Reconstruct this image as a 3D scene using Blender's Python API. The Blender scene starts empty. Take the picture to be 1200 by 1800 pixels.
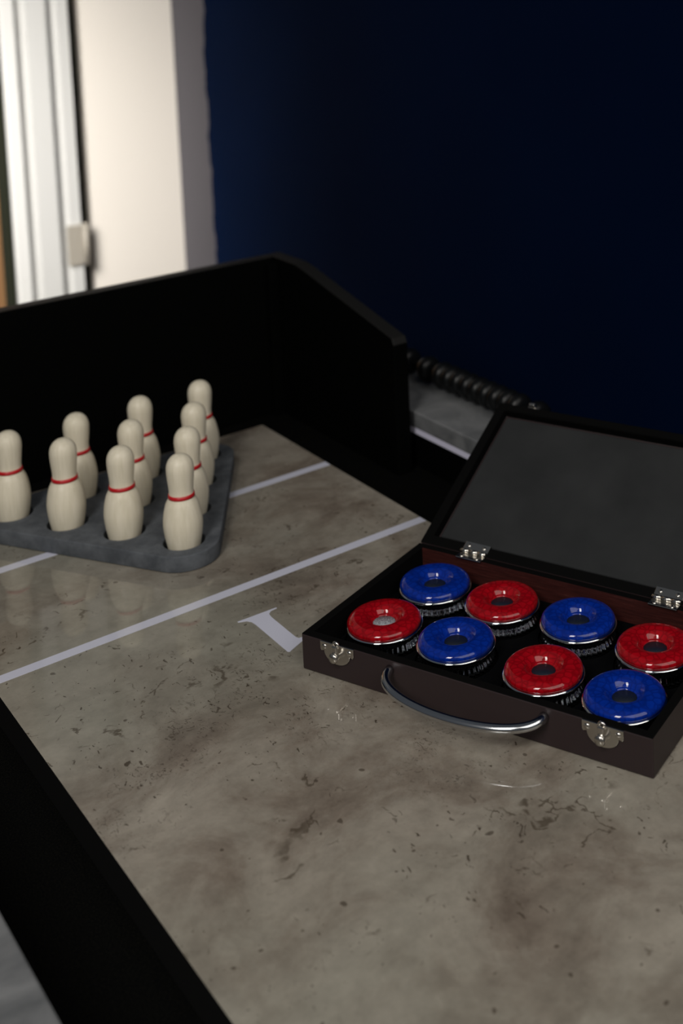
import bpy, bmesh, math, random
from mathutils import Vector, Matrix
random.seed(4)
PI = math.pi
C = bpy.context.scene.collection
S = bpy.context.scene
T = 0.80                      # height of the playing surface above the floor

# ------------------------------------------------------------------ camera
cd = bpy.data.cameras.new('camera'); cam = bpy.data.objects.new('camera', cd); C.objects.link(cam)
pitch, roll, yaw = math.radians(5.35609), math.radians(-1.76876), math.radians(39.53631)
fw = Vector((math.sin(yaw)*math.cos(pitch), math.cos(yaw)*math.cos(pitch), -math.sin(pitch)))
rt = Vector((math.cos(yaw), -math.sin(yaw), 0)); up = rt.cross(fw)
r2 = rt*math.cos(roll) + up*math.sin(roll); u2 = -rt*math.sin(roll) + up*math.cos(roll)
M = Matrix((r2, u2, -fw)).transposed().to_4x4(); M.translation = Vector((0, 0, T + .51846))
cam.matrix_world = M
cd.sensor_fit = 'VERTICAL'; cd.sensor_height = 36; cd.sensor_width = 24
cd.lens = 2232.57*36/1800
cd.shift_x = -(945.1-600)/1800; cd.shift_y = (98.15-900)/1800
cd.clip_start = .02
cd.dof.use_dof = True; cd.dof.focus_distance = .88; cd.dof.aperture_fstop = 6.2
S.camera = cam

# ------------------------------------------------------------------ light, exposure
W = bpy.data.worlds.new('world'); S.world = W; W.use_nodes = True
W.node_tree.nodes['Background'].inputs[0].default_value = (.80, .88, 1, 1)
W.node_tree.nodes['Background'].inputs[1].default_value = .07
def area(name, loc, target, sx, sy, power, col, spread=180):
    l = bpy.data.lights.new(name, 'AREA'); l.shape = 'RECTANGLE'; l.size = sx; l.size_y = sy
    l.energy = power; l.color = col; l.spread = math.radians(spread)
    o = bpy.data.objects.new(name, l); C.objects.link(o); o.location = loc
    o.rotation_euler = (Vector(target)-Vector(loc)).to_track_quat('-Z', 'Y').to_euler()
    return o
# two sashes of the window to the left behind the camera, and the daylight on the far doorway
area('window_light_upper', (-.66, .02, T+1.58), (.5, .6, T), .42, .36, 8.8, (1, .96, .90))
area('window_light_lower', (-.80, -.04, T+1.16), (.5, .6, T), .42, .36, 8.8, (1, .96, .90))
area('near_fill_light', (.62, -.62, T+1.25), (.5, .15, T), 2.0, 1.3, 16, (1, .95, .89))  # added soft fill that brightens the near table; no such lamp is known
area('hall_window_light', (-.30, 1.45, T+1.0), (.64, 2.64, T+.12), .55, .8, 5.6, (1, .955, .90), 42)
S.view_settings.view_transform = 'Standard'; S.view_settings.look = 'None'
S.view_settings.exposure = 0; S.view_settings.gamma = 1; S.view_settings.use_curve_mapping = False

# ------------------------------------------------------------------ materials
def mat(name, col, rough=.5, metal=0, spec=.5, coat=0, coat_rough=.03):
    m = bpy.data.materials.new(name); m.use_nodes = True
    b = m.node_tree.nodes['Principled BSDF']
    b.inputs['Base Color'].default_value = (*col, 1); b.inputs['Roughness'].default_value = rough
    b.inputs['Metallic'].default_value = metal; b.inputs['Specular IOR Level'].default_value = spec
    b.inputs['Coat Weight'].default_value = coat; b.inputs['Coat Roughness'].default_value = coat_rough
    return m
def nodes(m): return m.node_tree.nodes, m.node_tree.links, m.node_tree.nodes['Principled BSDF']
def tc(m, out='Object', scale=(1, 1, 1), rot=(0, 0, 0)):
    N, L, b = nodes(m); t = N.new('ShaderNodeTexCoord'); mp = N.new('ShaderNodeMapping')
    mp.inputs['Scale'].default_value = scale; mp.inputs['Rotation'].default_value = rot
    L.new(t.outputs[out], mp.inputs[0]); return mp.outputs[0]
def noise(m, vec, scale, detail=4, rough=.5, dist=0):
    N, L, b = nodes(m); n = N.new('ShaderNodeTexNoise'); n.inputs['Scale'].default_value = scale
    n.inputs['Detail'].default_value = detail; n.inputs['Roughness'].default_value = rough
    n.inputs['Distortion'].default_value = dist; L.new(vec, n.inputs['Vector']); return n.outputs['Fac']
def ramp(m, fac, stops):
    N, L, b = nodes(m); r = N.new('ShaderNodeValToRGB'); e = r.color_ramp.elements
    while len(e) < len(stops): e.new(.5)
    for k, (p, c) in enumerate(stops):
        e[k].position = p; e[k].color = (*c, 1) if hasattr(c, '__len__') else (c, c, c, 1)
    L.new(fac, r.inputs[0]); return r.outputs[0]
def mix(m, fac, a, b_, mode='MIX'):
    N, L, b = nodes(m); x = N.new('ShaderNodeMix'); x.data_type = 'RGBA'; x.blend_type = mode
    for i, v in ((0, fac), (6, a), (7, b_)):
        if isinstance(v, bpy.types.NodeSocket): L.new(v, x.inputs[i])
        elif hasattr(v, '__len__'): x.inputs[i].default_value = (*v, 1)
        else: x.inputs[i].default_value = v
    return x.outputs[2]
def mul(m, a, b_):
    N, L, b = nodes(m); x = N.new('ShaderNodeMath'); x.operation = 'MULTIPLY'
    for i, v in enumerate((a, b_)):
        if isinstance(v, bpy.types.NodeSocket): L.new(v, x.inputs[i])
        else: x.inputs[i].default_value = v
    return x.outputs[0]
def bump(m, h, strength=.2, dist=.001):
    N, L, b = nodes(m); x = N.new('ShaderNodeBump'); x.inputs['Strength'].default_value = strength
    x.inputs['Distance'].default_value = dist; L.new(h, x.inputs['Height']); L.new(x.outputs[0], b.inputs['Normal'])
def setcol(m, c):
    N, L, b = nodes(m); L.new(c, b.inputs['Base Color'])

BLOBS = [(.392, .812, .045), (.355, .775, .040), (.322, .775, .045), (.29, .755, .05), (.45, .90, .05), (.40, .73, .05), (.25, .70, .04), (.43, .64, .05)]
# playing surface: concrete-look print under a clear gloss
m_field = mat('polished_concrete_print', (.3, .27, .22), .04)
v = tc(m_field)
cloud = ramp(m_field, noise(m_field, v, 12, 9, .70, .35),
             [(.30, (.135, .108, .086)), (.43, (.205, .173, .140)), (.53, (.272, .243, .201)), (.70, (.355, .322, .270))])
tint = noise(m_field, tc(m_field, scale=(1, 1, 1), rot=(0, 0, .5)), 4.0, 3, .5)
cloud = mix(m_field, ramp(m_field, tint, [(.40, 0), (.62, .55)]), cloud, (.265, .268, .222))
fine = noise(m_field, v, 60, 5, .7)
cloud = mix(m_field, .35, cloud, ramp(m_field, fine, [(.3, .55), (.7, 1.25)]), 'MULTIPLY')
# torn dark flecks gathered in patches
vs = tc(m_field, scale=(1, .62, 1), rot=(0, 0, -.35))
fl = ramp(m_field, noise(m_field, vs, 150, 3, .55, 1.6), [(.662, 0), (.69, 1)])
msk = ramp(m_field, noise(m_field, v, 9.5, 2, .5, .2), [(.49, 0), (.56, 1)])
# the patch of torn flecks that runs past the figure 1
N, L, b = nodes(m_field)
def blob(x, y, r0):
    d = N.new('ShaderNodeVectorMath'); d.operation = 'DISTANCE'; L.new(v, d.inputs[0]); d.inputs[1].default_value = (x-.43, y, T)
    return ramp(m_field, d.outputs['Value'], [(r0*.3, .75), (r0, 0)])
pn = ramp(m_field, noise(m_field, v, 26, 4, .6), [(.42, 0), (.56, 1)])
patch = None
for a in BLOBS:
    bb = blob(*a); patch = bb if patch is None else mix(m_field, 1.0, patch, bb, 'LIGHTEN')
patch = mul(m_field, patch, pn)
fl2 = ramp(m_field, noise(m_field, tc(m_field, scale=(1, .7, 1), rot=(0, 0, .5)), 190, 4, .6, 2.2), [(.585, 0), (.625, 1)])
cloud = mix(m_field, mul(m_field, fl2, patch), cloud, (.05, .037, .026))
cloud = mix(m_field, mul(m_field, mul(m_field, fl, msk), .85), cloud, (.045, .033, .022))
spt = ramp(m_field, noise(m_field, v, 120, 1, .4), [(.74, 0), (.77, 1)])
cloud = mix(m_field, mul(m_field, spt, .7), cloud, (.05, .037, .026))
# small branching cracks
N, L, b = nodes(m_field)
vo = N.new('ShaderNodeTexVoronoi'); vo.feature = 'DISTANCE_TO_EDGE'; vo.inputs['Scale'].default_value = 38
nz = N.new('ShaderNodeTexNoise'); nz.inputs['Scale'].default_value = 30; nz.inputs['Detail'].default_value = 5
L.new(v, nz.inputs['Vector'])
va = N.new('ShaderNodeVectorMath'); va.operation = 'MULTIPLY_ADD'
L.new(nz.outputs['Color'], va.inputs[0]); va.inputs[1].default_value = (.07, .07, 0); L.new(v, va.inputs[2])
L.new(va.outputs[0], vo.inputs['Vector'])
crk = ramp(m_field, vo.outputs['Distance'], [(.010, 1), (.045, 0)])
cm = ramp(m_field, noise(m_field, v, 14, 4, .6), [(.52, 0), (.60, 1)])
cm2 = ramp(m_field, noise(m_field, v, 70, 2, .6), [(.50, 0), (.56, 1)])
cloud = mix(m_field, mul(m_field, mul(m_field, crk, mul(m_field, cm, cm2)), .75), cloud, (.06, .045, .03))
setcol(m_field, cloud)

m_line = mat('white_marking', (.60, .61, .72), .05)
m_edge = mat('field_edge_black', (.006, .006, .006), .5, spec=.2)
m_black = mat('black_board', (.0014, .0016, .0014), .6, spec=.03)
m_hoodedge = mat('lit_black_edge', (.013, .013, .0125), .5, spec=.12)  # black lightened to paint in the light that upward edges catch
m_gutter = mat('black_carpet', (.0032, .0034, .0034), .95, spec=.03)
v = tc(m_gutter); h = noise(m_gutter, v, 900, 2, .7)
setcol(m_gutter, ramp(m_gutter, h, [(.45, (.0014, .0016, .0016)), (.78, (.007, .0065, .005))])); bump(m_gutter, h, .4, .0006)

m_rail = mat('grey_marbled_laminate', (.2, .2, .2), .42, spec=.3)
v = tc(m_rail)
setcol(m_rail, ramp(m_rail, noise(m_rail, v, 16, 7, .6, 1.2), [(.3, (.085, .09, .095)), (.5, (.15, .155, .16)), (.7, (.215, .22, .225))]))
m_strip = mat('pale_edge_strip', (.80, .78, .96), .4)
m_rack = mat('slate_grey_foam', (.1, .105, .11), .8, spec=.15)
v = tc(m_rack); h = noise(m_rack, v, 60, 6, .65)
setcol(m_rack, ramp(m_rack, h, [(.35, (.066, .073, .083)), (.65, (.118, .128, .142))])); bump(m_rack, noise(m_rack, v, 400, 3), .25, .0006)
m_pin = mat('cream_painted_wood', (.72, .66, .53), .42, spec=.35)
v = tc(m_pin, scale=(1, 1, .06))
setcol(m_pin, ramp(m_pin, noise(m_pin, v, 260, 3, .6), [(.3, (.70, .64, .49)), (.7, (.82, .755, .61))]))
m_red = mat('red_stripe', (.50, .008, .014), .4)

m_case = mat('dark_brown_lacquer', (.026, .0165, .0175), .42, spec=.4)
v = tc(m_case, scale=(1, 12, 12)); bump(m_case, noise(m_case, v, 30, 3), .05, .0003)
m_rim = mat('black_felted_rim', (.0022, .0022, .0022), .85, spec=.06)
m_maho = mat('mahogany_inside', (.05, .010, .008), .5, spec=.3)
v = tc(m_maho, scale=(1, 8, 14)); setcol(m_maho, ramp(m_maho, noise(m_maho, v, 45, 5, .7), [(.3, (.019, .004, .0035)), (.62, (.045, .010, .008)), (.78, (.13, .045, .035))]))
m_foam = mat('black_foam', (.0016, .0018, .0022), .95, spec=.03)
m_lining = mat('charcoal_lining', (.028, .029, .030), .9, spec=.1)
v = tc(m_lining); h = noise(m_lining, v, 700, 3, .7); bump(m_lining, h, .35, .0004)
setcol(m_lining, mix(m_lining, ramp(m_lining, noise(m_lining, v, 18, 4), [(.3, 0), (.7, 1)]), (.021, .0222, .0232), (.030, .0315, .0325)))
m_chrome = mat('polished_chrome', (.72, .74, .76), .07, 1)
m_handle = mat('chrome_handle', (.62, .64, .66), .16, 1)
m_nickel = mat('nickel_plate', (.60, .575, .53), .24, 1)
v = tc(m_nickel); bump(m_nickel, noise(m_nickel, v, 500, 3), .12, .0003)
m_pred = mat('red_gloss_plastic', (.52, .003, .010), .16, coat=1, coat_rough=.02)
m_pblue = mat('blue_gloss_plastic', (.003, .030, .31), .16, coat=1, coat_rough=.02)
def hammered(m, dark, base):
    """hammered cells moulded under a smooth clear top"""
    N, L, b = nodes(m); v = tc(m); b.inputs['Roughness'].default_value = .42; b.inputs['Specular IOR Level'].default_value = .04
    vo = N.new('ShaderNodeTexVoronoi'); vo.inputs['Scale'].default_value = 195; vo.inputs['Randomness'].default_value = .75
    L.new(v, vo.inputs['Vector'])
    vo2 = N.new('ShaderNodeTexVoronoi'); vo2.feature = 'DISTANCE_TO_EDGE'; vo2.inputs['Scale'].default_value = 195; vo2.inputs['Randomness'].default_value = .75
    L.new(v, vo2.inputs['Vector'])
    setcol(m, mix(m, ramp(m, vo2.outputs['Distance'], [(.02, 1), (.16, 0)]), base, dark))
    bump(m, vo.outputs['Distance'], .38, .0012)
hammered(m_pred, (.22, .001, .004), (.34, .002, .007)); hammered(m_pblue, (.001, .016, .19), (.0015, .024, .27))
m_pad = mat('dark_blue_disc', (.004, .008, .018), .55)
m_padgrey = mat('grey_metal_disc', (.30, .32, .34), .5)
v = tc(m_padgrey); setcol(m_padgrey, ramp(m_padgrey, noise(m_padgrey, v, 900, 2), [(.4, (.17, .18, .20)), (.6, (.42, .44, .47))]))
m_bead = mat('black_gloss_bead', (.004, .0045, .005), .33, spec=.25)

m_wall = mat('navy_wall_paint', (.0005, .0026, .011), .75, spec=.02)
v = tc(m_wall); setcol(m_wall, ramp(m_wall, noise(m_wall, v, 1.5, 3), [(.3, (.0005, .0050, .0230)), (.7, (.0006, .0072, .0330))])); bump(m_wall, noise(m_wall, v, 60, 4), .1, .002)
m_back = mat('grey_wall_with_navy_cut_in', (.16, .155, .165), .7, spec=.2)
m_door = mat('cream_door_paint', (.84, .79, .72), .5, spec=.3)
m_trim = mat('white_trim_paint', (.60, .60, .585), .45, spec=.3)
m_dark = mat('dark_gap', (.02, .022, .014), .8, spec=.1)  # shade of the doorway gaps put into the colour
m_hinge = mat('painted_steel', (.36, .33, .28), .5)
m_wood = mat('brown_wood', (.25, .12, .045), .5)
v = tc(m_wood, scale=(6, 6, .4)); setcol(m_wood, ramp(m_wood, noise(m_wood, v, 12, 5, .6, 1), [(.3, (.17, .085, .036)), (.7, (.29, .16, .07))]))
m_floor = mat('dark_floor_boards', (.05, .035, .025), .5)
v = tc(m_floor, scale=(7, .6, 1)); setcol(m_floor, ramp(m_floor, noise(m_floor, v, 6, 5), [(.3, (.03, .022, .016)), (.7, (.075, .055, .038))]))

# ------------------------------------------------------------------ mesh helpers
def link(name, me, m, parent=None, loc=(0, 0, 0), smooth=False):
    o = bpy.data.objects.new(name, me); C.objects.link(o)
    for x in (m if isinstance(m, (list, tuple)) else [m]): me.materials.append(x)
    if smooth:
        for p in me.polygons: p.use_smooth = True
    o.location = loc
    if parent: o.parent = parent
    return o
def from_bm(bm, name):
    bmesh.ops.recalc_face_normals(bm, faces=bm.faces)
    me = bpy.data.meshes.new(name); bm.to_mesh(me); bm.free(); return me
def bevmod(o, w=.001, seg=2, ang=35):
    b = o.modifiers.new('bevel', 'BEVEL'); b.width = w; b.segments = seg; b.limit_method = 'ANGLE'; b.angle_limit = math.radians(ang)
    b.harden_normals = False
    return o
def addbox(bm, a, b_, mi=0):
    x0, y0, z0 = a; x1, y1, z1 = b_
    vs = [bm.verts.new(p) for p in ((x0,y0,z0),(x1,y0,z0),(x1,y1,z0),(x0,y1,z0),(x0,y0,z1),(x1,y0,z1),(x1,y1,z1),(x0,y1,z1))]
    for f in ((3,2,1,0),(4,5,6,7),(0,1,5,4),(1,2,6,5),(2,3,7,6),(3,0,4,7)):
        fc = bm.faces.new([vs[i] for i in f]); fc.material_index = mi
def box(name, a, b_, m, parent=None, bev=0, seg=2):
    bm = bmesh.new(); addbox(bm, a, b_); o = link(name, from_bm(bm, name), m, parent)
    if bev: bevmod(o, bev, seg)
    return o
def prism(name, pts, z0, z1, m, parent=None, bev=0):
    """closed outline in XY, extruded in z"""
    bm = bmesh.new(); lo = [bm.verts.new((x, y, z0)) for x, y in pts]; hi = [bm.verts.new((x, y, z1)) for x, y in pts]
    bm.faces.new(lo[::-1]); bm.faces.new(hi); n = len(pts)
    for i in range(n): bm.faces.new((lo[i], lo[(i+1) % n], hi[(i+1) % n], hi[i]))
    o = link(name, from_bm(bm, name), m, parent)
    if bev: bevmod(o, bev)
    return o
def lathe(name, prof, m, parent=None, loc=(0, 0, 0), seg=48, fn=None, closed=False, smooth=True):
    bm = bmesh.new(); rings = []
    for k, (r, z) in enumerate(prof):
        if r < 1e-6: rings.append([bm.verts.new((0, 0, z))]); continue
        ring = []
        for s in range(seg):
            a = 2*PI*s/seg; rr, zz = (fn(r, z, a, k) if fn else (r, z))
            ring.append(bm.verts.new((rr*math.cos(a), rr*math.sin(a), zz)))
        rings.append(ring)
    idx = list(range(len(rings))); pairs = list(zip(idx[:-1], idx[1:]))
    if closed: pairs.append((idx[-1], 0))
    for i, j in pairs:
        A, B = rings[i], rings[j]
        for s in range(seg):
            t = (s+1) % seg
            if len(A) == 1 and len(B) == 1: continue
            if len(A) == 1: bm.faces.new((A[0], B[s], B[t]))
            elif len(B) == 1: bm.faces.new((A[s], A[t], B[0]))
            else: bm.faces.new((A[s], A[t], B[t], B[s]))
    return link(name, from_bm(bm, name), m, parent, loc, smooth)
def sweep(name, pts, m, parent=None, rx=.003, ry=.003, seg=16, up=Vector((0, 0, 1)), radf=None):
    """tube of elliptical section along a point list (rx sideways, ry along up)"""
    bm = bmesh.new(); rings = []; P = [Vector(p) for p in pts]; n = len(P)
    for i, p in enumerate(P):
        t = (P[min(i+1, n-1)]-P[max(i-1, 0)]).normalized(); s = t.cross(up).normalized(); w = s.cross(t)
        k = radf(i/(n-1)) if radf else 1
        rings.append([bm.verts.new(p+s*rx*k*math.cos(2*PI*j/seg)+w*ry*k*math.sin(2*PI*j/seg)) for j in range(seg)])
    for a, b_ in zip(rings, rings[1:]):
        for j in range(seg): bm.faces.new((a[j], a[(j+1) % seg], b_[(j+1) % seg], b_[j]))
    bm.faces.new(rings[0][::-1]); bm.faces.new(rings[-1])
    return link(name, from_bm(bm, name), m, parent, smooth=True)
def plate_with_holes(name, outline, holes, z0, z1, bev, m, parent=None, seg=40):
    """flat plate with round holes, solid between z0 and z1"""
    cu = bpy.data.curves.new(name, 'CURVE'); cu.dimensions = '2D'; cu.fill_mode = 'BOTH'
    loops = [outline] + [[(x+r*math.cos(2*PI*k/seg), y+r*math.sin(2*PI*k/seg)) for k in range(seg)] for x, y, r in holes]
    for lp in loops:
        s = cu.splines.new('POLY'); s.points.add(len(lp)-1); s.use_cyclic_u = True
        for i, (x, y) in enumerate(lp): s.points[i].co = (x, y, 0, 1)
    cu.extrude = (z1-z0)/2 - bev; cu.bevel_depth = bev; cu.bevel_resolution = 2; cu.offset = -bev
    tmp = bpy.data.objects.new('tmp', cu); C.objects.link(tmp)
    me = bpy.data.meshes.new_from_object(tmp.evaluated_get(bpy.context.evaluated_depsgraph_get()))
    bpy.data.objects.remove(tmp); me.materials.clear()
    bm = bmesh.new(); bm.from_mesh(me); bmesh.ops.remove_doubles(bm, verts=bm.verts, dist=1e-6); bm.to_mesh(me); bm.free()
    for v_ in me.vertices: v_.co.z += (z0+z1)/2
    return link(name, me, m, parent)
def empty(name, loc, rz=0, label=None, cat=None, group=None):
    o = bpy.data.objects.new(name, None); C.objects.link(o); o.location = loc; o.rotation_euler = (0, 0, rz)
    o.empty_display_size = .02; tag(o, label, cat, group); return o
def tag(o, label=None, cat=None, group=None, kind=None):
    if label: o['label'] = label
    if cat: o['category'] = cat
    if group: o['group'] = group
    if kind: o['kind'] = kind
    return o
def copy_tree(o, parent=None):
    c = o.copy(); C.objects.link(c)
    if parent: c.parent = parent
    for ch in list(o.children): copy_tree(ch, c)
    return c

# ------------------------------------------------------------------ the room
def struct(o): o['kind'] = 'structure'; return o
XW, YW = 1.150, 2.645        # navy side wall plane, far wall plane
struct(box('floor', (-2.6, -2.2, -.05), (XW+.12, 4.2, 0), m_floor))
struct(box('wall_right', (XW, -2.2, 0), (XW+.12, YW, 2.7), m_wall))
# the navy paint stops raggedly short of the corner and leaves a grey margin
N, L, b = nodes(m_wall)
geo = N.new('ShaderNodeTexCoord'); sp = N.new('ShaderNodeSeparateXYZ'); L.new(geo.outputs['Object'], sp.inputs[0])
nw = noise(m_wall, tc(m_wall, scale=(0, 0, 1)), 7, 4, .6)
ad = N.new('ShaderNodeMath'); ad.operation = 'MULTIPLY_ADD'; L.new(nw, ad.inputs[0]); ad.inputs[1].default_value = .075; L.new(sp.outputs[1], ad.inputs[2])
gt = N.new('ShaderNodeMath'); gt.operation = 'GREATER_THAN'; L.new(ad.outputs[0], gt.inputs[0]); gt.inputs[1].default_value = 2.489+.0375
old = b.inputs['Base Color'].links[0].from_socket
setcol(m_wall, mix(m_wall, gt.outputs[0], old, (.115, .110, .122)))
XD = .950                     # right side of the dark doorway gap
struct(box('wall_back', (XD, YW, 0), (XW+.12, YW+.12, 2.7), m_door))
struct(box('wall_back_header', (-.6, YW, 2.1), (XD, YW+.12, 2.7), m_trim))
# moulded white door casing standing left of the doorway gap
def casing(name, x0, x1, y, z1, depth=.03):
    w = x1-x0; prof = [(0, 0), (0, .6), (.05, .85), (.20, 1.0), (.235, .45), (.33, .45), (.37, .95), (.66, .95), (.70, .4), (.80, .4), (.835, .72), (1, .72), (1, 0)]
    bm = bmesh.new(); lo = [bm.verts.new((x0+w*a, y-depth*d, 0)) for a, d in prof]; hi = [bm.verts.new((x0+w*a, y-depth*d, z1)) for a, d in prof]
    n = len(prof); bm.faces.new(lo); bm.faces.new(hi[::-1])
    for i in range(n): bm.faces.new((lo[i], lo[(i+1) % n], hi[(i+1) % n], hi[i]))
    return link(name, from_bm(bm, name), m_trim)
XC0, XC1 = .779, .917
struct(casing('trim_1', XC0, XC1, YW, 2.1, .032))
struct(box('trim_2', (XC0+.01, YW, 0), (XC1, YW+.12, 2.1), m_trim))
struct(box('gap_shade_strip', (XC1-.001, YW+.035, 0), (XD, YW+.11, 2.1), m_dark))  # dark board filling the recess; the gap's shade is in its colour
# hinge leaf on the casing
hg = empty('door_hinge', (XC1-.006, YW-.026, T-.09), 0, 'brushed steel butt hinge on the white door casing', 'hinge')
bm = bmesh.new(); addbox(bm, (-.024, -.004, -.042), (.006, .006, .042)); bevmod(link('hinge_leaf', from_bm(bm, 'hinge_leaf'), m_hinge, hg), .001)
lathe('hinge_barrel', [(0, -.044), (.006, -.044), (.006, .044), (0, .044)], m_hinge, hg, (.012, -.004, 0), 20)
# brown wooden door further left, past the casing
dw = bpy.data.objects.new('door_2', None); C.objects.link(dw); dw.location = (.105, YW-.02, .012); struct(dw)
bevmod(box('door_leaf', (0, 0, 0), (.660, .04, 2.03), m_wood, dw), .002)
bevmod(box('door_gap_shade', (.652, -.006, 0), (.672, .045, 2.03), m_dark, dw), .001)  # dark strip whose colour stands in for the shaded gap by the door

# ------------------------------------------------------------------ shuffleboard table
XL, XR, YF = .2369, .6110, 1.2293
YN = -1.3                     # near end of the table, behind the camera
XRAIL_L, XRAIL_R, ZR = .163, .703, .034
tb = empty('shuffleboard_table', (.43, 0, 0), 0, 'long shuffleboard table with glossy concrete-look playing surface, black gutters and grey rails', 'table')
def tbx(name, a, b_, m, bev=0, parent=None):
    o = box(name, (a[0]-.43, a[1], a[2]+T), (b_[0]-.43, b_[1], b_[2]+T), m, parent or tb, bev); return o
pf = tbx('playing_surface', (XL, YN+.2, -.024), (XR, YF, 0), [m_field, m_edge])
for p in pf.data.polygons:
    if p.normal.z < .5: p.material_index = 1
LZ = T+.0003
def decal(name, pts):
    return prism(name, [(x-.43, y) for x, y in pts], T-.0005, LZ, m_line, pf)
for yc in (.9222, 1.0898): decal('foul_line', [(XL+.0006, yc-.0049), (XR-.0006, yc-.0049), (XR-.0006, yc+.0049), (XL+.0006, yc+.0049)])
for yc in (-.9, ): decal('foul_line', [(XL+.0006, yc-.0049), (XR-.0006, yc-.0049), (XR-.0006, yc+.0049), (XL+.0006, yc+.0049)])
# the figure 1, read from the far end
one = [(.4060, .8764), (.4384, .8750), (.4384, .8738), (.4330, .8732), (.4296, .8700), (.4288, .8640), (.4288, .8262), (.4298, .8236), (.4330, .8226),
       (.4395, .8240), (.4400, .8228), (.4160, .8118), (.4146, .8130), (.4146, .8628), (.4140, .8690), (.4118, .8726), (.4062, .8752)]
dg = decal('number_one', one); dg['label'] = 'white serif figure 1'
# gutters, rails, apron, body
YE = 1.43
tbx('gutter', (XRAIL_L-.03, YN, -.075), (XRAIL_R+.02, YE, -.0245), m_gutter)
def rail(name, x0, x1):
    r = tbx(name, (x0, YN, ZR-.0175), (x1, YE, ZR), m_rail, .0015)
    tbx('edge_strip', (x0+.0006, YN+.001, ZR-.0235), (x1-.0006, YE-.001, ZR-.0175), m_strip, 0, r)
    tbx('rail_body', (x0+.0012, YN+.002, -.14), (x1-.0012, YE-.002, ZR-.0235), m_black, 0, r)
    return r
rail('rail', XRAIL_L-.10, XRAIL_L); rail('rail', XRAIL_R, XRAIL_R+.10)
tbx('end_board', (XRAIL_L, YE-.03, -.14), (XRAIL_R, YE, .02), m_black)
tbx('end_board', (XRAIL_L, YN, -.14), (XRAIL_R, YN+.03, .02), m_black)
for x in (XRAIL_L-.02, XRAIL_R-.06):
    for y in (YN+.25, YE-.35): tbx('leg', (x, y, -T), (x+.08, y+.12, -.075), m_black, .004)

# ------------------------------------------------------------------ backstop hood at the far end
hd = empty('backstop_hood', (XL, 1.31, T-.0245), 0, 'tall black three-sided backstop hood standing in the far gutter of the table', 'hood')
HX0, HX1, HY, HT = XRAIL_L+.012, .676, 1.31, .0245
H = .160+HT; th = .019
def hp(pts): return [(y-HY, z) for y, z in pts]
def side_panel(x0, x1):
    # outline in YZ: level near the back, then sloping down to the front edge
    out = [(HY+.018, 0), (HY+.018, H), (1.262, H), (1.244, H-.003), (1.065, HT+.1185), (1.062, HT+.112), (1.062, 0)]
    bm = bmesh.new(); A = [bm.verts.new((x0-XL, y-HY, z)) for y, z in out]; B = [bm.verts.new((x1-XL, y-HY, z)) for y, z in out]
    n = len(out); bm.faces.new(A); bm.faces.new(B[::-1])
    for i in range(n): bm.faces.new((A[i], A[(i+1) % n], B[(i+1) % n], B[i]))
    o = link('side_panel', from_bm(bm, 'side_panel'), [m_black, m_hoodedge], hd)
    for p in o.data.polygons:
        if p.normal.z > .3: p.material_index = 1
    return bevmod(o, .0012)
side_panel(HX1, HX1+.017); side_panel(HX0-.010, HX0+.007)
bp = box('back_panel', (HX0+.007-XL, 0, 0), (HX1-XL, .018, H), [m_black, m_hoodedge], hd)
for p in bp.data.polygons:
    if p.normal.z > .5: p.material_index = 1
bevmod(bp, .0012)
bevmod(box('corner_batten', (HX1-.012-XL, -.010, 0), (HX1-XL, 0, H-.006), m_black, hd), .001)

# ------------------------------------------------------------------ bead score counter on the right rail
sc = empty('bead_score_counter', (.762, 1.06, T+ZR), 0, 'black rod strung with ribbed black beads lying along the grey right-hand rail', 'score counter')
rd = lathe('rod', [(0, -.26), (.0035, -.26), (.0035, .17), (0, .17)], m_bead, sc, (0, 0, .0165), 16); rd.rotation_euler = (-PI/2, 0, 0)
bprof = [(.0036, -.0078), (.009, -.0074), (.0128, -.005), (.0142, 0), (.0128, .005), (.009, .0074), (.0036, .0078)]
b0 = None
for y in (.105, .068, .040, .0237, .0074, -.0089, -.0252, -.0415, -.0578, -.0741, -.0904, -.12):
    if b0 is None: b0 = lathe('bead', bprof, m_bead, sc, (0, y, .0165), 28); b0.rotation_euler = (-PI/2, 0, 0)
    else: c = b0.copy(); C.objects.link(c); c.parent = sc; c.location = (0, y, .0165)
for y in (.160, -.25): bevmod(box('bracket', (-.007, y-.004, 0), (.007, y+.004, .022), m_bead, sc), .0015)

# ------------------------------------------------------------------ pin rack and pins
px0 = Vector((.4212, 1.005)); ra = math.radians(-59.8155)
E_ = Vector((math.cos(ra), math.sin(ra))); N_ = Vector((-math.sin(ra), math.cos(ra))); sp_ = .06135
ij = [(0,0),(1,0),(2,0),(3,0),(.5,1),(1.5,1),(2.5,1),(1,2),(2,2),(1.5,3)]
pc = [px0 - E_*i*sp_ + N_*j*sp_*.8678 for i, j in ij]
rk = empty('pin_rack', (px0.x, px0.y, T+.0004), ra, 'triangular slate-grey foam rack with rounded corners holding the ten pins', 'rack')
def loc2(p): d = p-px0; return (d.dot(E_), d.dot(N_))
cor = [loc2(pc[0]), loc2(pc[9]), loc2(pc[3])]
off = .030; out = []
for k, (x, y) in enumerate(cor):     # rounded triangle, counter-clockwise
    a0 = (-90 + 120*k); 
    for s in range(13):
        a = math.radians(a0 + 120*s/12); out.append((x+off*math.cos(a), y+off*math.sin(a)))
plate_with_holes('rack_plate', out, [(*loc2(p), .0174) for p in pc], 0, .0138, .0008, m_rack, rk)
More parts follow.
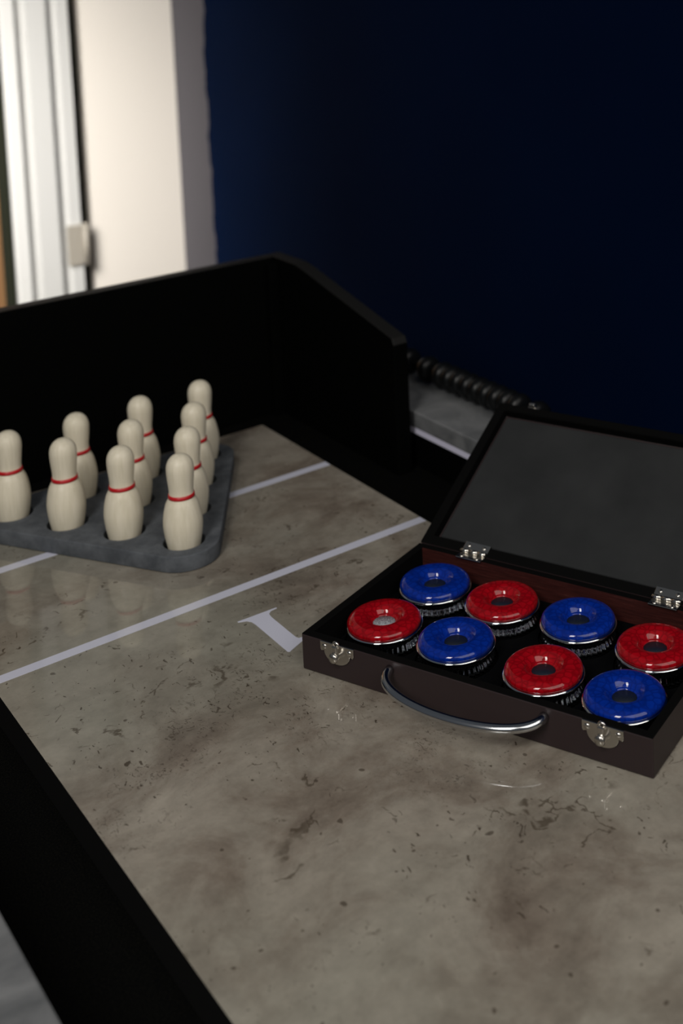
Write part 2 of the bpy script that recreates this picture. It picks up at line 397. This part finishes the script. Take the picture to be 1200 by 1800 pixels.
pin_prof = [(0, 0), (.0100, 0), (.0116, .0010), (.0122, .003), (.0141, .012), (.01555, .020), (.01640, .028), (.01630, .034), (.0153, .041), (.0136, .0475), (.0116, .0515), (.01055, .0545), (.0102, .0575),
            (.0103, .061), (.0108, .066), (.01125, .0705), (.01155, .0750), (.0115, .0790), (.0106, .0830), (.0088, .0862), (.0062, .0886), (.0032, .0899), (0, .0903)]
def smooth_prof(pr, n=3):
    o = []
    for i in range(len(pr)-1):
        p0 = pr[max(i-1, 0)]; p1 = pr[i]; p2 = pr[i+1]; p3 = pr[min(i+2, len(pr)-1)]
        for k in range(n):
            t = k/n; f = lambda a, b_, c, d: .5*(2*b_+(c-a)*t+(2*a-5*b_+4*c-d)*t*t+(3*b_-a-3*c+d)*t**3)
            o.append((max(0, f(p0[0], p1[0], p2[0], p3[0])) if i else p1[0]+(p2[0]-p1[0])*t, f(p0[1], p1[1], p2[1], p3[1])))
    o.append(pr[-1]); return o
pin_labels = [
 'cream mini bowling pin at the near right corner of the rack, fully visible',
 'cream mini bowling pin in the near row, immediately left of the near corner pin',
 'cream mini bowling pin in the near row, third from the near right corner',
 'cream mini bowling pin at the left corner of the rack, cut by the photo edge',
 'cream mini bowling pin directly behind the near corner pin, mostly hidden by it',
 'cream mini bowling pin at the centre of the rack, in the middle slanting line',
 'cream mini bowling pin behind the third near-row pin, its base also partly hidden',
 'cream mini bowling pin just in front of the rearmost pin, along the right edge',
 'cream mini bowling pin at the back end of the middle slanting line',
 'cream mini bowling pin at the far corner of the rack, the rearmost and highest']
base_pin = None; Z0 = T+.0006
for k, p in enumerate(pc):
    if base_pin is None:
        o = empty('bowling_pin', (p.x, p.y, Z0), .3*k, pin_labels[k], 'bowling pin', 'ten pins in the rack'); base_pin = o
        lathe('pin_body', smooth_prof(pin_prof), m_pin, o, seg=56)
        lathe('neck_ring', [(.0098, .0530), (.01125, .0530), (.01105, .0546), (.0108, .0562), (.0098, .0562)], m_red, o, seg=56)
    else:
        o = copy_tree(base_pin); o.location = (p.x, p.y, Z0); o.rotation_euler = (0, 0, .7*k); o['label'] = pin_labels[k]

# ------------------------------------------------------------------ puck case
ba = math.radians(-68.41671); CL, CW, CH = .2736, .1517, .0262
cs = empty('puck_case', (.41225, .78555, T+.0004), ba, 'open dark brown wooden puck case with chrome handle and grey-lined lid, on the table', 'case')
wt = .0065
bm = bmesh.new()
def q(*vv): return bm.faces.new([bm.verts.new(x) for x in vv])
def wallring(x0, y0, x1, y1, z0, z1, inward, mi):
    c = [(x0, y0), (x1, y0), (x1, y1), (x0, y1)]
    for i in range(4):
        (a, b1), (c1, d1) = c[i], c[(i+1) % 4]
        vv = [(a, b1, z0), (c1, d1, z0), (c1, d1, z1), (a, b1, z1)]
        f = q(*(vv[::-1] if inward else vv)); f.material_index = mi[i] if isinstance(mi, list) else mi
wallring(0, 0, CL, CW, 0, CH, False, 0); wallring(wt, wt, CL-wt, CW-wt, .004, CH, True, [1, 1, 2, 1])
for a, b1 in (((0, 0), (CL, wt)), ((0, CW-wt), (CL, CW)), ((0, wt), (wt, CW-wt)), ((CL-wt, wt), (CL, CW-wt))):
    f = q((a[0], a[1], CH), (b1[0], a[1], CH), (b1[0], b1[1], CH), (a[0], b1[1], CH)); f.material_index = 1
q((0, 0, 0), (0, CW, 0), (CL, CW, 0), (CL, 0, 0)); f = q((wt, wt, .004), (CL-wt, wt, .004), (CL-wt, CW-wt, .004), (wt, CW-wt, .004)); f.material_index = 1
bmesh.ops.remove_doubles(bm, verts=bm.verts, dist=1e-5)
me = bpy.data.meshes.new('case_body'); bm.to_mesh(me); bm.free()
body = link('case_body', me, [m_case, m_rim, m_maho], cs); bevmod(body, .0009, 2)
pk = [(.0412, .1105), (.1022, .1095), (.1655, .1115), (.2303, .1030), (.0374, .0485), (.0992, .0495), (.1730, .0446), (.2354, .0410)]
plate_with_holes('foam_insert', [(wt+.0003, wt+.0003), (CL-wt-.0003, wt+.0003), (CL-wt-.0003, CW-wt-.0003), (wt+.0003, CW-wt-.0003)], [(x, y, .0298) for x, y in pk], .0041, .0070, .0004, m_foam, cs)
# lid, hinged on the back wall and leaning back over the right rail
lid = bpy.data.objects.new('lid', None); C.objects.link(lid); lid.parent = cs
lid.location = (0, CW+.0004, CH+.0002); LA = math.radians(180-151.737); lid.rotation_euler = (LA, 0, 0)
LWD, LT = .1522, .0165; fr = .0085
bm = bmesh.new()
def ring2(x0, y0, x1, y1, z0, z1, inward, mi): wallring(x0, y0, x1, y1, z0, z1, inward, mi)
ring2(0, 0, CL, LWD, -LT, 0, False, [0, 1, 1, 1]); ring2(fr, fr, CL-fr, LWD-fr, -.0075, 0, True, 1)
for a, b1 in (((0, 0), (CL, fr)), ((0, LWD-fr), (CL, LWD)), ((0, fr), (fr, LWD-fr)), ((CL-fr, fr), (CL, LWD-fr))):
    f = q((a[0], a[1], 0), (b1[0], a[1], 0), (b1[0], b1[1], 0), (a[0], b1[1], 0)); f.material_index = 1
q((0, 0, -LT), (0, LWD, -LT), (CL, LWD, -LT), (CL, 0, -LT)); q((fr, fr, -.0075), (CL-fr, fr, -.0075), (CL-fr, LWD-fr, -.0075), (fr, LWD-fr, -.0075))
bmesh.ops.remove_doubles(bm, verts=bm.verts, dist=1e-5)
me = bpy.data.meshes.new('lid_frame'); bm.to_mesh(me); bm.free()
lf = link('lid_frame', me, [m_case, m_rim], lid); bevmod(lf, .0009, 2)
bevmod(box('lid_lining', (.0135, .0100, -.0074), (CL-.0135, LWD-.0140, -.0014), m_lining, lid), .0012)
bevmod(box('lid_trim', (.010, LWD-fr+.0006, .0000), (CL-.010, LWD-.0012, .0006), m_rim, lid), .0002)
# hinges
def screw(parent, loc, r=.0017, rot=None):
    s = lathe('screw', [(0, .0009), (r*.55, .0008), (r*.9, .0004), (r, 0)], m_nickel, parent, loc, 16)
    if rot: s.rotation_euler = rot
    return s
def hinge(x):
    h = bpy.data.objects.new('hinge', None); C.objects.link(h); h.parent = cs; h.location = (x, CW, CH)
    bevmod(box('hinge_leaf', (-.0115, -.0088, .0001), (.0115, -.0006, .0011), m_nickel, h), .0003)
    up_ = box('hinge_leaf', (-.0115, .0008, .0001), (.0115, .0105, .0011), m_nickel, h); up_.rotation_euler = (LA, 0, 0); bevmod(up_, .0003)
    for a, b1 in ((-.0115, -.0042), (-.0039, .0039), (.0042, .0115)):
        k = lathe('knuckle', [(0, a), (.0019, a), (.0019, b1), (0, b1)], m_nickel, h, (0, 0, .0022), 14); k.rotation_euler = (0, PI/2, 0)
    for sx in (-.007, .007):
        screw(h, (sx, -.0062, .0011))
        screw(h, (sx, .0068*math.cos(LA)-.0011*math.sin(LA), .0068*math.sin(LA)+.0011*math.cos(LA)), rot=(LA, 0, 0))
    return h
hinge(.0512); hinge(.2185)
# latch plates on the front: straight top, round belly, ears, knob
def latch(x, tilt=0):
    g = bpy.data.objects.new('latch_plate', None); C.objects.link(g); g.parent = cs; g.location = (x, 0, 0)
    pts = [(-.0145, .0262), (-.0145, .0205)]
    pts += [(-.0138, .0190)]
    for s in range(0, 17):
        a = PI + PI*s/16; pts.append((.0112*math.cos(a), .0198+.0082*math.sin(a)))
    pts += [(.0138, .0190), (.0145, .0205), (.0145, .0262)]
    bm2 = bmesh.new(); A = [bm2.verts.new((a, -.0013, z)) for a, z in pts]; B = [bm2.verts.new((a, .0001, z)) for a, z in pts]
    n = len(pts); bm2.faces.new(A); bm2.faces.new(B[::-1])
    for i in range(n): bm2.faces.new((A[i], A[(i+1) % n], B[(i+1) % n], B[i]))
    bevmod(link('plate', from_bm(bm2, 'plate'), m_nickel, g), .0003)
    for sx in (-.0108, .0108): screw(g, (sx, -.0013, .0226), .0021, (PI/2, 0, 0))
    k = lathe('knob', [(0, .0058), (.0030, .0055), (.0037, .0042), (.0033, .0026), (.0026, 0)], m_nickel, g, (0, -.0012, .0185), 24); k.rotation_euler = (PI/2, 0, 0)
    bevmod(box('catch', (-.0024, -.0046, .0200), (.0024, -.0012, .0268), m_nickel, g), .0009)
    lp = lathe('catch_eye', [(.0022+.0011*math.cos(2*PI*j/10), .0011*math.sin(2*PI*j/10)) for j in range(10)], m_nickel, g, (0, -.0020, .0262), 24, closed=True); lp.rotation_euler = (PI/2, 0, 0)
    return g
latch(.0322); latch(.2398)
# clasp tongue on the lid's free edge
for x in (.0325, .2398):
    g = bpy.data.objects.new('lid_clasp', None); C.objects.link(g); g.parent = lid; g.location = (x, LWD, 0)
    bevmod(box('clasp_plate', (-.004, -.0002, -.009), (.004, .0013, -.001), m_nickel, g), .0003)
    bevmod(box('clasp_hook', (-.0028, .0008, -.004), (.0028, .0038, .0022), m_nickel, g), .0007)
# handle
hp_ = []
for s in range(33):
    t = s/32; a = PI*t; x = .1375 - .0605*math.cos(a); y = -.0265*math.sin(a)**.85 ; z = .0198 - .0030*math.sin(a)
    hp_.append((x, y, z))
hp_[0] = (hp_[0][0], .0008, .0198); hp_[-1] = (hp_[-1][0], .0008, .0198)
sweep('handle', hp_, m_handle, cs, .0034, .0030, 18)

# ------------------------------------------------------------------ pucks
def make_puck(name_label, capm, padm):
    o = empty('shuffleboard_puck', (0, 0, 0), 0, name_label, 'puck', 'pucks in the case')
    def knurl(r, z, a, k):
        return (r-.0012*math.sin(a*21)**2 if 3 <= k <= 7 else r, z)
    lathe('metal_base', [(0, 0), (.0240, 0), (.0262, .0008), (.0279, .0024), (.0278, .0042), (.0270, .0062), (.0263, .0082), (.0262, .0096), (.0270, .0110), (.0282, .0124), (.0285, .0138), (.0282, .0148), (.0268, .0151), (.0110, .0151), (.0105, .0140), (0, .0140)], m_chrome, o, seg=168, fn=knurl)
    prof = [(.0080, .0150), (.0083, .0158), (.0090, .0164), (.0098, .0166), (.0102, .0172), (.0112, .0186), (.0126, .0198), (.0144, .0206), (.0165, .0210),
            (.0190, .0211), (.0215, .0209), (.0237, .0204), (.0254, .0196), (.0266, .0184), (.0271, .0171), (.0270, .0160), (.0265, .0152)]
    lathe('plastic_cap', smooth_prof(prof, 3), capm, o, seg=96)
    lathe('centre_disc', [(0, .0154), (.0092, .0154), (.0092, .0141), (0, .0141)], padm, o, seg=32)
    return o
puck_labels = ['blue ring-topped puck at the back left of the case, beside the left hinge',
 'red ring-topped puck in the back row, between two blue back-row pucks',
 'blue ring-topped puck in the back row, third along, between two red ones',
 'red ring-topped puck in the back row at the right photo edge, below the right hinge',
 'red ring-topped puck with a pale grey centre, front left beside the left latch',
 'blue ring-topped puck in the front row, behind the left end of the handle',
 'red ring-topped puck in the front row, behind the right end of the handle',
 'blue ring-topped puck at the front right of the case, above the right latch']
blue = red = None
eb = Vector((math.cos(ba), math.sin(ba))); nb = Vector((-math.sin(ba), math.cos(ba)))
for k, (x, y) in enumerate(pk):
    isred = k in (1, 3, 4, 6)
    if k == 4: o = make_puck(puck_labels[k], m_pred, m_padgrey)
    elif isred:
        if red is None: o = red = make_puck(puck_labels[k], m_pred, m_pad)
        else: o = copy_tree(red)
    else:
        if blue is None: o = blue = make_puck(puck_labels[k], m_pblue, m_pad)
        else: o = copy_tree(blue)
    w_ = Vector((.41225, .78555))+eb*x+nb*y
    o.location = (w_.x, w_.y, T+.0004+.0041); o.rotation_euler = (0, 0, .37*k); o['label'] = puck_labels[k]
